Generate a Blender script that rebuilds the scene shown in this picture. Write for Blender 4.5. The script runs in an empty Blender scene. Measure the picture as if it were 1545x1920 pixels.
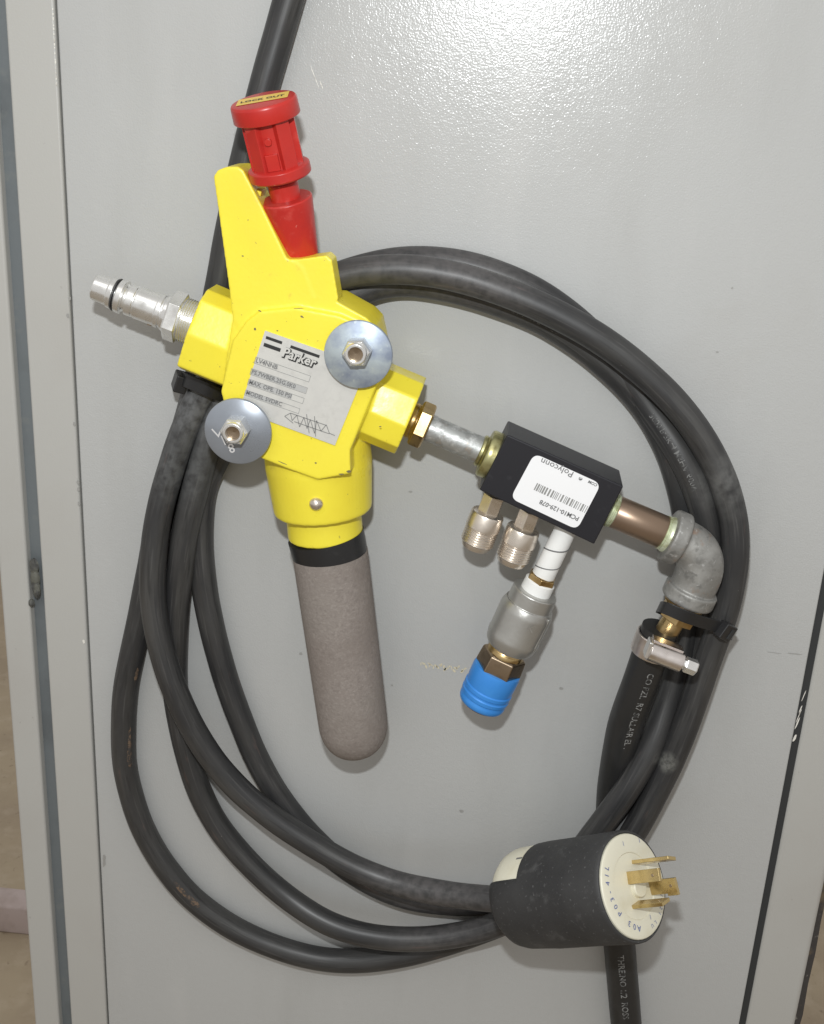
import bpy, bmesh, math, random
from mathutils import Vector, Matrix, noise
random.seed(7)
sc = bpy.context.scene
COL = sc.collection
V = Vector

# ------------------------------------------------------------------ camera
PW, PH, FPX = 1545.0, 1920.0, 2200.0          # photograph size and focal length in its pixels
CX, CY = PW / 2, PH / 2
d = V(((457 - CX) / FPX, (6874 - CY) / FPX, 1)).normalized()      # world "down" seen by the camera (x right, y down, z forward)
n = (V((0, 0, 1)) - d * d.z).normalized()
n.rotate(Matrix.Rotation(math.radians(4.3), 3, d))
if n.x < 0:
    n = (V((0, 0, 1)) - d * d.z).normalized(); n.rotate(Matrix.Rotation(math.radians(-4.3), 3, d))
r = n.cross(-d).normalized()
def c2w(e):                                   # camera direction -> world direction
    return V((e.dot(r), e.dot(n), e.dot(-d)))
FWD = c2w(V((0, 0, 1)))
DIST = 0.66
CAM = V((0, 0, 1.2)) - FWD * DIST
def ray(px, py):
    return c2w(V(((px - CX) / FPX, (py - CY) / FPX, 1)))
def P(px, py, h=0.0):                         # a point h metres in front of the door plane
    q = ray(px, py); t = (-h - CAM.y) / q.y
    return CAM + q * t
def SC(px, py, h=0.0):                        # metres per photo pixel there
    return (P(px, py, h) - CAM).dot(FWD) / FPX
def proj(p):
    v = p - CAM
    z = v.dot(FWD)
    return (CX + v.dot(c2w(V((1, 0, 0)))) / z * FPX, CY + v.dot(c2w(V((0, 1, 0)))) / z * FPX)
cam = bpy.data.cameras.new("camera"); co = bpy.data.objects.new("camera", cam); COL.objects.link(co)
cam.sensor_fit = 'VERTICAL'; cam.sensor_height = 36; cam.lens = FPX / PH * 36
cam.clip_start = 0.02; cam.clip_end = 60
X, Y = c2w(V((1, 0, 0))), c2w(V((0, -1, 0)))
Z = -FWD
co.matrix_world = Matrix(((X.x, Y.x, Z.x, CAM.x), (X.y, Y.y, Z.y, CAM.y), (X.z, Y.z, Z.z, CAM.z), (0, 0, 0, 1)))
sc.camera = co

# ------------------------------------------------------------------ light
w = bpy.data.worlds.new("World"); sc.world = w; w.use_nodes = True
w.node_tree.nodes['Background'].inputs[0].default_value = (1.0, 0.975, 0.945, 1)
w.node_tree.nodes['Background'].inputs[1].default_value = 0.55
def area(name, loc, target, sx, sy, power, col):
    l = bpy.data.lights.new(name, 'AREA'); l.shape = 'RECTANGLE'; l.size = sx; l.size_y = sy; l.energy = power; l.color = col
    o = bpy.data.objects.new(name, l); COL.objects.link(o); o.location = loc
    o.rotation_euler = (V(target) - V(loc)).to_track_quat('-Z', 'Y').to_euler()
    return o
FLASH = CAM + V((-0.022, 0.0, 0.112))
area("camera_flash", FLASH, (0, 0, 1.2), 0.024, 0.014, 3.1, (0.95, 0.985, 1.0))
area("workshop_ceiling_lamp", (-0.5, -1.5, 3.3), (0, 0, 1.2), 1.8, 1.2, 8, (1.0, 0.98, 0.96))
sc.view_settings.view_transform = 'Standard'; sc.view_settings.look = 'None'
sc.view_settings.exposure = 0; sc.view_settings.gamma = 1

# ------------------------------------------------------------------ materials
def nodes(name):
    m = bpy.data.materials.new(name); m.use_nodes = True
    nt = m.node_tree
    return m, nt, nt.nodes['Principled BSDF']
def N(nt, t, **k):
    nd = nt.nodes.new(t)
    for a, b in k.items():
        setattr(nd, a, b)
    return nd
def noise_fac(nt, vec, scale, detail=4, lo=0.4, hi=0.6, rough=0.55, stretch=None):
    if stretch:
        mp = N(nt, 'ShaderNodeMapping'); mp.inputs['Scale'].default_value = stretch
        nt.links.new(vec, mp.inputs[0]); vec = mp.outputs[0]
    nz = N(nt, 'ShaderNodeTexNoise'); nz.inputs['Scale'].default_value = scale; nz.inputs['Detail'].default_value = detail
    nz.inputs['Roughness'].default_value = rough
    nt.links.new(vec, nz.inputs['Vector'])
    mr = N(nt, 'ShaderNodeMapRange'); mr.inputs[1].default_value = lo; mr.inputs[2].default_value = hi
    nt.links.new(nz.outputs[0], mr.inputs[0])
    return mr.outputs[0], nz.outputs[0]
def mat(name, col, rough=0.5, metal=0.0, layers=(), bump=None, bump2=None, rvar=None, uv=False, spec=0.5, coat=0.0):
    """layers: (colour, scale, lo, hi, strength[, stretch]) mixed over the base one after another"""
    m, nt, b = nodes(name)
    tc = N(nt, 'ShaderNodeTexCoord'); vec = tc.outputs['UV'] if uv else tc.outputs['Object']
    b.inputs['Base Color'].default_value = (*col, 1); b.inputs['Roughness'].default_value = rough
    b.inputs['Metallic'].default_value = metal; b.inputs['Specular IOR Level'].default_value = spec
    b.inputs['Coat Weight'].default_value = coat; b.inputs['Coat Roughness'].default_value = 0.15
    prev = None
    for L in layers:
        c2, s, lo, hi, st = L[:5]
        f, _ = noise_fac(nt, vec, s, 5, lo, hi, stretch=L[5] if len(L) > 5 else None)
        mu = N(nt, 'ShaderNodeMath', operation='MULTIPLY'); mu.inputs[1].default_value = st; nt.links.new(f, mu.inputs[0]); mu.use_clamp = True
        mx = N(nt, 'ShaderNodeMix', data_type='RGBA')
        nt.links.new(mu.outputs[0], mx.inputs[0])
        if prev is None: mx.inputs[6].default_value = (*col, 1)
        else: nt.links.new(prev, mx.inputs[6])
        mx.inputs[7].default_value = (*c2, 1); prev = mx.outputs[2]
    if prev is not None: nt.links.new(prev, b.inputs['Base Color'])
    if rvar:
        f, _ = noise_fac(nt, vec, rvar[0], 4, 0.3, 0.7)
        mr = N(nt, 'ShaderNodeMapRange'); mr.inputs[3].default_value = rvar[1]; mr.inputs[4].default_value = rvar[2]
        nt.links.new(f, mr.inputs[0]); nt.links.new(mr.outputs[0], b.inputs['Roughness'])
    last = None
    for bp in (bump, bump2):
        if not bp: continue
        _, raw = noise_fac(nt, vec, bp[0], bp[3] if len(bp) > 3 else 3)
        bn = N(nt, 'ShaderNodeBump'); bn.inputs['Strength'].default_value = bp[1]; bn.inputs['Distance'].default_value = bp[2]
        nt.links.new(raw, bn.inputs['Height'])
        if last: nt.links.new(last, bn.inputs['Normal'])
        last = bn.outputs[0]
    if last: nt.links.new(last, b.inputs['Normal'])
    return m
M = {}
M['panel'] = mat('grey_cabinet_paint', (0.475, 0.478, 0.468), 0.30, layers=[((0.40, 0.40, 0.385), 1.0, 0.52, 0.78, 0.45, (22, 22, 5)), ((0.56, 0.555, 0.54), 1.0, 0.56, 0.80, 0.35, (34, 34, 9)), ((0.44, 0.44, 0.43), 5, 0.45, 0.75, 0.5), ((0.40, 0.385, 0.36), 11, 0.58, 0.80, 0.35), ((0.30, 0.29, 0.27), 330, 0.735, 0.78, 0.4)],
                 bump=(1050, 0.9, 0.00014, 1), bump2=(260, 0.3, 0.0003, 1), rvar=(40, 0.17, 0.24), spec=0.34)
M['frame'] = mat('grey_frame_paint', (0.47, 0.465, 0.44), 0.4, layers=[((0.42, 0.40, 0.37), 9, 0.5, 0.75, 0.5), ((0.26, 0.24, 0.22), 260, 0.72, 0.77, 0.45)],
                 bump=(900, 0.3, 0.0002, 2))
M['gasket'] = mat('bluegrey_gasket', (0.155, 0.172, 0.180), 0.6, layers=[((0.10, 0.11, 0.115), 25, 0.5, 0.7, 0.7), ((0.2, 0.21, 0.2), 90, 0.6, 0.7, 0.4)], bump=(300, 0.3, 0.0003))
M['dark'] = mat('dark_recess', (0.03, 0.032, 0.033), 0.7)
M['floor'] = mat('brown_dusty_floor', (0.40, 0.325, 0.225), 0.8, layers=[((0.29, 0.225, 0.16), 5, 0.4, 0.7, 0.8), ((0.48, 0.40, 0.30), 24, 0.5, 0.75, 0.6), ((0.2, 0.15, 0.10), 60, 0.62, 0.72, 0.6)], bump=(60, 0.4, 0.002))
M['channel'] = mat('dusty_pink_grey_metal', (0.46, 0.38, 0.36), 0.6, layers=[((0.34, 0.27, 0.24), 30, 0.45, 0.7, 0.7)])
M['cable'] = mat('worn_black_rubber_cable', (0.030, 0.030, 0.031), 0.40, layers=[
    ((0.052, 0.051, 0.049), 1.0, 0.42, 0.64, 0.85, (14, 2, 1)), ((0.10, 0.097, 0.092), 1.0, 0.56, 0.76, 0.5, (9, 5, 1)),
    ((0.10, 0.097, 0.094), 1.0, 0.55, 0.68, 0.45, (26, 34, 1)), ((0.014, 0.014, 0.014), 1.0, 0.56, 0.68, 0.6, (34, 22, 1)), ((0.13, 0.085, 0.075), 1.0, 0.64, 0.74, 0.45, (30, 9, 1)), ((0.3, 0.29, 0.275), 1.0, 0.72, 0.76, 0.6, (420, 46, 1))],
    bump=(1.0, 0.0, 0.0), uv=True, rvar=(7, 0.36, 0.54))
M['cable'].node_tree.nodes['Principled BSDF'].inputs['Specular IOR Level'].default_value = .5
def dust(m, c, rad, col, amt, scale):
    # a rubbed, dusty area of the rubber round one spot of the cord
    nt = m.node_tree; b = nt.nodes['Principled BSDF']; g = N(nt, 'ShaderNodeNewGeometry')
    vd = N(nt, 'ShaderNodeVectorMath', operation='DISTANCE'); vd.inputs[1].default_value = c; nt.links.new(g.outputs['Position'], vd.inputs[0])
    f, _ = noise_fac(nt, g.outputs['Position'], scale, 5, 0.3, 0.6)
    mr = N(nt, 'ShaderNodeMapRange'); mr.inputs[1].default_value = rad; mr.inputs[2].default_value = rad * .3; mr.inputs[4].default_value = amt
    nt.links.new(vd.outputs['Value'], mr.inputs[0])
    mu = N(nt, 'ShaderNodeMath', operation='MULTIPLY'); nt.links.new(f, mu.inputs[0]); nt.links.new(mr.outputs[0], mu.inputs[1])
    mx = N(nt, 'ShaderNodeMix', data_type='RGBA'); old = b.inputs['Base Color'].links[0].from_socket
    nt.links.new(mu.outputs[0], mx.inputs[0]); nt.links.new(old, mx.inputs[6]); mx.inputs[7].default_value = (*col, 1); nt.links.new(mx.outputs[2], b.inputs['Base Color'])
dust(M['cable'], P(372, 770, .028), .030, (0.19, 0.195, 0.2), .6, 200)
dust(M['cable'], P(338, 880, .028), .028, (0.15, 0.155, 0.155), .45, 220)
dust(M['cable'], P(780, 490, .025), .060, (0.13, 0.12, 0.118), .35, 240)
dust(M['cable'], P(910, 510, .030), .040, (0.14, 0.13, 0.128), .35, 260)
dust(M['cable'], P(1368, 905, .030), .022, (0.15, 0.15, 0.145), .6, 150)
dust(M['cable'], P(1249, 1432, .034), .008, (0.22, 0.22, 0.20), .7, 420)
dust(M['cable'], P(820, 1680, .036), .060, (0.12, 0.112, 0.112), .6, 220)
M['hose'] = mat('black_rubber_hose', (0.022, 0.022, 0.022), 0.42, layers=[((0.05, 0.05, 0.05), 1.0, 0.5, 0.72, 0.6, (20, 4, 1)), ((0.2, 0.2, 0.2), 1.0, 0.74, 0.78, 0.5, (150, 30, 1))], uv=True)
M['yellow'] = mat('yellow_cast_paint', (0.85, 0.725, 0.055), 0.33, layers=[((0.76, 0.60, 0.03), 30, 0.45, 0.75, 0.55), ((0.50, 0.40, 0.06), 120, 0.66, 0.76, 0.45), ((0.20, 0.16, 0.06), 300, 0.70, 0.74, 0.7)],
                  bump=(420, 0.28, 0.0003), rvar=(60, 0.24, 0.45))
M['red'] = mat('red_plastic', (0.50, 0.027, 0.020), 0.33, layers=[((0.38, 0.02, 0.02), 50, 0.45, 0.7, 0.7), ((0.64, 0.10, 0.08), 120, 0.6, 0.75, 0.5), ((0.75, 0.35, 0.30), 520, 0.7, 0.75, 0.5)], bump=(500, 0.08, 0.0002))
M['silencer'] = mat('taupe_porous_silencer', (0.25, 0.218, 0.197), 0.9, layers=[((0.31, 0.275, 0.25), 560, 0.5, 0.62, 0.6), ((0.19, 0.163, 0.148), 420, 0.52, 0.66, 0.55), ((0.20, 0.17, 0.15), 34, 0.5, 0.7, 0.5), ((0.26, 0.235, 0.21), 22, 0.45, 0.7, 0.45)],
                    bump=(900, 0.6, 0.0005, 4), spec=0.2)
M['black_metal'] = mat('black_anodised', (0.012, 0.012, 0.016), 0.42, layers=[((0.035, 0.035, 0.04), 200, 0.6, 0.75, 0.6)], bump=(900, 0.1, 0.0002))
M['black_plastic'] = mat('black_plastic', (0.017, 0.017, 0.018), 0.38, layers=[((0.05, 0.05, 0.05), 90, 0.6, 0.75, 0.5)])
M['boot'] = mat('dusty_black_plug_rubber', (0.030, 0.030, 0.031), 0.6, layers=[((0.06, 0.06, 0.06), 25, 0.4, 0.7, 0.7), ((0.15, 0.15, 0.15), 520, 0.62, 0.74, 0.7), ((0.11, 0.11, 0.11), 90, 0.6, 0.75, 0.6)], bump=(900, 0.25, 0.0003))
M['cream'] = mat('cream_nylon', (0.77, 0.74, 0.60), 0.45, layers=[((0.6, 0.55, 0.38), 60, 0.5, 0.75, 0.5)])
M['steel'] = mat('bright_steel', (0.84, 0.835, 0.82), 0.28, 0.85, layers=[((0.6, 0.59, 0.56), 90, 0.5, 0.7, 0.5)], rvar=(120, 0.18, 0.38))
M['zinc'] = mat('bluish_zinc_washer', (0.36, 0.41, 0.48), 0.5, 0.55, layers=[((0.50, 0.56, 0.58), 110, 0.42, 0.60, 0.85), ((0.22, 0.26, 0.37), 70, 0.48, 0.66, 0.75), ((0.6, 0.65, 0.62), 320, 0.6, 0.7, 0.5)], rvar=(90, 0.42, 0.6), bump=(300, 0.08, 0.0002))
M['zinc2'] = mat('dull_grey_washer', (0.30, 0.325, 0.365), 0.42, 0.5, layers=[((0.38, 0.41, 0.46), 30, 0.42, 0.62, 0.6)], rvar=(40, 0.22, 0.36))
M['galv'] = mat('mottled_galvanised', (0.42, 0.43, 0.42), 0.42, 0.6, layers=[((0.66, 0.67, 0.66), 240, 0.50, 0.62, 0.75), ((0.25, 0.25, 0.245), 200, 0.50, 0.64, 0.7), ((0.5, 0.42, 0.33), 200, 0.6, 0.68, 0.6)], bump=(320, 0.35, 0.0005), rvar=(150, 0.3, 0.6))
M['cast'] = mat('dull_cast_galvanised', (0.27, 0.265, 0.25), 0.5, 0.45, layers=[((0.40, 0.395, 0.375), 70, 0.45, 0.65, 0.8), ((0.15, 0.148, 0.14), 170, 0.54, 0.66, 0.7), ((0.30, 0.19, 0.13), 110, 0.62, 0.72, 0.6), ((0.55, 0.55, 0.54), 420, 0.62, 0.7, 0.6)], bump=(260, 0.5, 0.0006), rvar=(90, 0.4, 0.65))
M['stainless'] = mat('matt_stainless_cast', (0.48, 0.475, 0.45), 0.36, 0.75, layers=[((0.36, 0.35, 0.33), 60, 0.5, 0.7, 0.5)], bump=(500, 0.25, 0.0004))
M['nickel'] = mat('warm_nickel', (0.76, 0.69, 0.61), 0.32, 0.9, layers=[((0.58, 0.50, 0.38), 80, 0.5, 0.7, 0.5)], rvar=(150, 0.2, 0.4))
M['clamp'] = mat('satin_pinkish_steel', (0.82, 0.76, 0.73), 0.32, 1.0, layers=[((0.6, 0.54, 0.5), 120, 0.5, 0.7, 0.5)], rvar=(150, 0.24, 0.42))
M['brass'] = mat('worn_brass', (0.56, 0.41, 0.20), 0.3, 1.0, layers=[((0.34, 0.20, 0.07), 100, 0.5, 0.68, 0.6)], rvar=(150, 0.2, 0.45))
M['bronze'] = mat('dark_hex_bronze', (0.40, 0.31, 0.22), 0.27, 1.0, layers=[((0.22, 0.16, 0.1), 100, 0.5, 0.68, 0.6)])
M['bright_brass'] = mat('bright_brass_blade', (0.60, 0.46, 0.22), 0.25, 1.0, layers=[((0.36, 0.26, 0.11), 120, 0.5, 0.7, 0.5)], rvar=(200, 0.15, 0.35))
M['green_zinc'] = mat('pale_green_thread', (0.62, 0.66, 0.48), 0.4, 0.4, layers=[((0.30, 0.30, 0.12), 200, 0.5, 0.62, 0.6)])
M['olive_zinc'] = mat('olive_zinc_thread', (0.46, 0.44, 0.22), 0.32, 0.8, layers=[((0.26, 0.22, 0.09), 190, 0.45, 0.6, 0.8)])
M['copper_pipe'] = mat('brown_plated_pipe', (0.30, 0.215, 0.155), 0.34, 0.75, layers=[((0.25, 0.21, 0.11), 26, 0.5, 0.7, 0.7), ((0.2, 0.13, 0.09), 120, 0.55, 0.7, 0.5)], bump=(400, 0.1, 0.0002))
M['ptfe'] = mat('white_ptfe_tape', (0.82, 0.82, 0.80), 0.55, bump=(300, 0.15, 0.0004))
M['blue'] = mat('blue_anodised_sleeve', (0.045, 0.26, 0.72), 0.34, 0.12, layers=[((0.07, 0.33, 0.8), 70, 0.5, 0.7, 0.5), ((0.6, 0.65, 0.7), 500, 0.74, 0.78, 0.6)])
M['plate'] = mat('silver_foil_label', (0.63, 0.62, 0.585), 0.40, 0.25, layers=[((0.50, 0.49, 0.46), 260, 0.5, 0.75, 0.5), ((0.54, 0.53, 0.51), 60, 0.5, 0.7, 0.5)], bump=(900, 0.06, 0.0002))
M['ink'] = mat('black_ink', (0.02, 0.02, 0.02), 0.5)
M['grey_ink'] = mat('grey_ink', (0.27, 0.27, 0.26), 0.55)
M['mid_ink'] = mat('dark_grey_ink', (0.17, 0.17, 0.17), 0.55)
M['paper'] = mat('white_label_paper', (0.84, 0.84, 0.85), 0.5)
M['print'] = mat('pale_cable_print', (0.17, 0.17, 0.165), 0.6, layers=[((0.04, 0.04, 0.04), 500, 0.45, 0.55, 0.85)])
M['hprint'] = mat('pale_hose_print', (0.24, 0.24, 0.235), 0.6, layers=[((0.03, 0.03, 0.03), 420, 0.47, 0.6, 0.85)])
M['blue_ink'] = mat('blue_stamp_ink', (0.10, 0.14, 0.36), 0.6)
M['lab_yellow'] = mat('yellow_warning_label', (0.80, 0.55, 0.10), 0.4)
M['chip_glint'] = mat('pale_chips_and_glint', (0.78, 0.76, 0.70), 0.5, layers=[((0.35, 0.32, 0.28), 400, 0.5, 0.6, 0.6)])
M['stain'] = mat('grey_scuff', (0.33, 0.325, 0.31), 0.5)
M['sealant'] = mat('torn_grey_sealant', (0.13, 0.13, 0.11), 0.7, layers=[((0.06, 0.06, 0.06), 250, 0.45, 0.6, 0.8)], bump=(300, 0.8, 0.001))
M['dirty'] = mat('rusty_dirty_rubber', (0.05, 0.045, 0.042), 0.7, layers=[((0.25, 0.18, 0.10), 35, 0.55, 0.68, 0.8), ((0.30, 0.28, 0.25), 130, 0.64, 0.7, 0.7)], bump=(200, 0.8, 0.001))
M['mark'] = mat('faint_cream_marks', (0.66, 0.60, 0.44), 0.5)

# ------------------------------------------------------------------ builders
class MB:
    def __init__(s): s.v, s.f, s.m, s.uv = [], [], [], {}
    def add(s, vs, fs, m=0, uvs=None):
        o = len(s.v); s.v += [V(p) for p in vs]
        for i, f in enumerate(fs):
            if uvs is not None: s.uv[len(s.f)] = uvs[i]
            s.f.append([o + k for k in f]); s.m.append(m)
        return s
    def lathe(s, p0, axis, st, seg=36, m=0, cap=True, phase=0.0, up=None):
        """st: (distance along the axis, radius)"""
        a = axis.normalized(); u = (up or V((0, -1, 0))); u = (u - a * u.dot(a)).normalized(); b = a.cross(u)
        vs, fs = [], []
        for t, rr in st:
            for k in range(seg):
                an = phase + 2 * math.pi * k / seg
                vs.append(p0 + a * t + (u * math.cos(an) + b * math.sin(an)) * rr)
        for i in range(len(st) - 1):
            for k in range(seg):
                k2 = (k + 1) % seg
                fs.append([i * seg + k, i * seg + k2, (i + 1) * seg + k2, (i + 1) * seg + k])
        if cap:
            fs.append(list(range(seg))[::-1]); fs.append([(len(st) - 1) * seg + k for k in range(seg)])
        return s.add(vs, fs, m)
    def box(s, c, ax, ay, az, m=0):            # centre and three half-axis vectors
        vs = [c + ax * i + ay * j + az * k for i in (-1, 1) for j in (-1, 1) for k in (-1, 1)]
        return s.add(vs, [[0, 1, 3, 2], [4, 6, 7, 5], [0, 4, 5, 1], [2, 3, 7, 6], [0, 2, 6, 4], [1, 5, 7, 3]], m)
    def prism(s, pts, hf, hb, m=0):            # outline given at height hf, run straight back to hb
        vs = [V((p.x, -hf, p.z)) for p in pts] + [V((p.x, -hb, p.z)) for p in pts]; k = len(pts)
        fs = [list(range(k)), list(range(2 * k - 1, k - 1, -1))] + [[i, i + k, (i + 1) % k + k, (i + 1) % k] for i in range(k)]
        return s.add(vs, fs, m)
    def sweep(s, prof0, prof1, m=0):
        k = len(prof0)
        return s.add(list(prof0) + list(prof1), [list(range(k)), list(range(2 * k - 1, k - 1, -1))] + [[i, i + k, (i + 1) % k + k, (i + 1) % k] for i in range(k)], m)
    def build(s, name, mats, parent=None, angle=35, bevel=0, label=None, seg=2):
        me = bpy.data.meshes.new(name); me.from_pydata(s.v, [], s.f)
        if not isinstance(mats, (list, tuple)): mats = [mats]
        for q in mats: me.materials.append(q)
        me.polygons.foreach_set('material_index', s.m)
        if s.uv:
            ul = me.uv_layers.new(name='uv')
            for pi, uvs in s.uv.items():
                for li, uvv in zip(me.polygons[pi].loop_indices, uvs): ul.data[li].uv = uvv
        bm = bmesh.new(); bm.from_mesh(me); bmesh.ops.recalc_face_normals(bm, faces=bm.faces); bm.to_mesh(me); bm.free()
        me.shade_smooth(); me.set_sharp_from_angle(angle=math.radians(angle))
        o = bpy.data.objects.new(name, me); COL.objects.link(o)
        if bevel:
            b = o.modifiers.new('bevel', 'BEVEL'); b.width = bevel; b.segments = seg; b.limit_method = 'ANGLE'; b.angle_limit = math.radians(30); b.harden_normals = True
        if parent is not None: attach(o, parent)
        if label: o['label'] = label
        return o
def STUFF(o):
    o['kind'] = 'stuff'
    return o
def attach(o, parent):
    bpy.context.view_layer.update()
    o.parent = parent; o.matrix_parent_inverse = parent.matrix_world.inverted()
def tag(o, label, cat, group=None, kind=None):
    o['label'] = label; o['category'] = cat
    if group: o['group'] = group
    if kind: o['kind'] = kind
def thing(name, loc, label, cat, group=None):
    o = bpy.data.objects.new(name, None); COL.objects.link(o); o.location = loc; o.empty_display_size = 0.02
    tag(o, label, cat, group); bpy.context.view_layer.update()
    return o
def axis_px(a, b):                             # ((px,py,h),(px,py,h)) -> start, direction, length
    p, q = P(*a), P(*b); return p, (q - p).normalized(), (q - p).length
_tc = {}
def text2d(s, bold=0.0):
    if (s, bold) in _tc: return _tc[(s, bold)]
    cu = bpy.data.curves.new('t', 'FONT'); cu.body = s; cu.size = 1; cu.offset = bold; cu.resolution_u = 2
    o = bpy.data.objects.new('t', cu); COL.objects.link(o); bpy.context.view_layer.update()
    me = bpy.data.meshes.new_from_object(o.evaluated_get(bpy.context.evaluated_depsgraph_get()))
    vs = [(v.co.x, v.co.y) for v in me.vertices]; fs = [list(p.vertices) for p in me.polygons]
    bpy.data.objects.remove(o); bpy.data.curves.remove(cu); bpy.data.meshes.remove(me)
    _tc[(s, bold)] = (vs, fs); return vs, fs
def put_text(mb, s, org, ux, uy, size, m=0, bold=0.0, shear=0.0, xs=1.0):
    vs, fs = text2d(s, bold)
    mb.add([org + ux * ((x + shear * y) * size * xs) + uy * (y * size) for x, y in vs], fs, m)
def strip(mb, org, ux, uy, x0, y0, x1, y1, m=0):
    mb.add([org + ux * x0 + uy * y0, org + ux * x1 + uy * y0, org + ux * x1 + uy * y1, org + ux * x0 + uy * y1], [[0, 1, 2, 3]], m)
def frame_box(mb, org, ux, uy, x0, y0, x1, y1, t, m=0):
    strip(mb, org, ux, uy, x0, y0, x1, y0 + t, m); strip(mb, org, ux, uy, x0, y1 - t, x1, y1, m)
    strip(mb, org, ux, uy, x0, y0 + t, x0 + t, y1 - t, m); strip(mb, org, ux, uy, x1 - t, y0 + t, x1, y1 - t, m)

# tube along a smoothed path
def path(pts, step=0.003, smooth=10):
    q = [P(*p) for p in pts]; q = [q[0] * 2 - q[1]] + q + [q[-1] * 2 - q[-2]]
    dense = []
    for i in range(1, len(q) - 2):
        a, b, c, e = q[i - 1:i + 3]; k = max(2, int((c - b).length / step))
        for j in range(k):
            t = j / k
            dense.append(0.5 * ((2 * b) + (c - a) * t + (2 * a - 5 * b + 4 * c - e) * t * t + (3 * b - a - 3 * c + e) * t ** 3))
    dense.append(q[-2])
    for _ in range(smooth):
        dense = [dense[0]] + [dense[i] * 0.5 + (dense[i - 1] + dense[i + 1]) * 0.25 for i in range(1, len(dense) - 1)] + [dense[-1]]
    return dense
def tube(mb, pts, rad, seg=22, m=0, wob=0.0):
    vs, fs, uvs = [], [], []
    t0 = (pts[1] - pts[0]).normalized(); u = V((0, -1, 0)); u = (u - t0 * u.dot(t0)).normalized()
    L = 0.0; Ls = []
    for i, p in enumerate(pts):
        t = (pts[min(i + 1, len(pts) - 1)] - pts[max(i - 1, 0)]).normalized()
        u = (u - t * u.dot(t)).normalized(); b = t.cross(u)
        if i: L += (p - pts[i - 1]).length
        Ls.append(L)
        rr = rad(i / (len(pts) - 1)) if callable(rad) else rad
        for k in range(seg):
            an = 2 * math.pi * k / seg
            w_ = 1 + wob * noise.noise(V((L * 45, math.cos(an) * 0.9, math.sin(an) * 0.9)))
            vs.append(p + (u * math.cos(an) + b * math.sin(an)) * rr * w_)
    for i in range(len(pts) - 1):
        for k in range(seg):
            k2 = (k + 1) % seg
            fs.append([i * seg + k, i * seg + k2, (i + 1) * seg + k2, (i + 1) * seg + k])
            uvs.append([(Ls[i], k / seg), (Ls[i], (k + 1) / seg), (Ls[i + 1], (k + 1) / seg), (Ls[i + 1], k / seg)])
    fs.append(list(range(seg))[::-1]); uvs.append([(0, 0)] * seg)
    fs.append([(len(pts) - 1) * seg + k for k in range(seg)]); uvs.append([(L, 0)] * seg)
    mb.add(vs, fs, m, uvs)
def text_on_tube(mb, s, pts, rad, i0, size, off, m=0, flip=False, back=False, lift=0.00012, spacing=1.0):
    """lettering wrapped on the tube from sample i0, on the side that looks outwards from the door"""
    vs, fs = text2d(s, 0.01); out = []
    seglen = (pts[1] - pts[0]).length
    for x, y in vs:
        dist = x * size * spacing * (-1 if back else 1); i = i0; rem = dist
        st = 1 if dist >= 0 else -1
        while abs(rem) > 1e-9 and 0 < i + st < len(pts) - 1:
            L = (pts[i + st] - pts[i]).length
            if abs(rem) < L: break
            rem -= st * L; i += st
        a, b = pts[i], pts[i + st] if 0 <= i + st < len(pts) else pts[i]
        Lab = (b - a).length or 1; p = a + (b - a) * (abs(rem) / Lab)
        t = (pts[min(i + 1, len(pts) - 1)] - pts[i - 1]).normalized()
        nv = V((CAM.x, CAM.y, CAM.z)) - p; nv = V((0.15 * nv.normalized().x, -1, 0.15)); nv = (nv - t * nv.dot(t)).normalized(); sd = t.cross(nv)
        th = off + (y - 0.35) * size / rad * (-1 if flip else 1)
        out.append(p + (nv * math.cos(th) + sd * math.sin(th)) * (rad + lift))
    mb.add(out, fs, m)
def nearest(pts, px, py, hmin=-1, hmax=1):
    best, bi = 1e9, 0
    for i, p in enumerate(pts):
        if hmin <= -p.y <= hmax:
            a, b = proj(p); dd = (a - px) ** 2 + (b - py) ** 2
            if dd < best: best, bi = dd, i
    return bi

# ------------------------------------------------------------------ setting: floor
fl = MB(); fl.add([(-6, -4, 0), (6, -4, 0), (6, 9, 0), (-6, 9, 0)], [[0, 1, 2, 3]])
o = fl.build('floor', M['floor']); o['kind'] = 'structure'
# channel lying on the floor behind the cabinet, left
cp = None
q = ray(20, 1697); t = (0.03 - CAM.z) / q.z; cp = CAM + q * t
ch = MB()
prof = [(-0.035, 0), (0.035, 0), (0.035, 0.022), (0.022, 0.03), (0.018, 0.052), (-0.012, 0.058), (-0.03, 0.05), (-0.035, 0.03)]
ch.sweep([V((cp.x - 1.6, cp.y + a, b)) for a, b in prof], [V((cp.x + 0.35, cp.y + a, b)) for a, b in prof])
o = ch.build('floor_channel', M['channel'], bevel=0.003)
tag(o, 'dusty pinkish grey metal channel lying on the brown floor left of the cabinet', 'metal channel')

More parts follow.
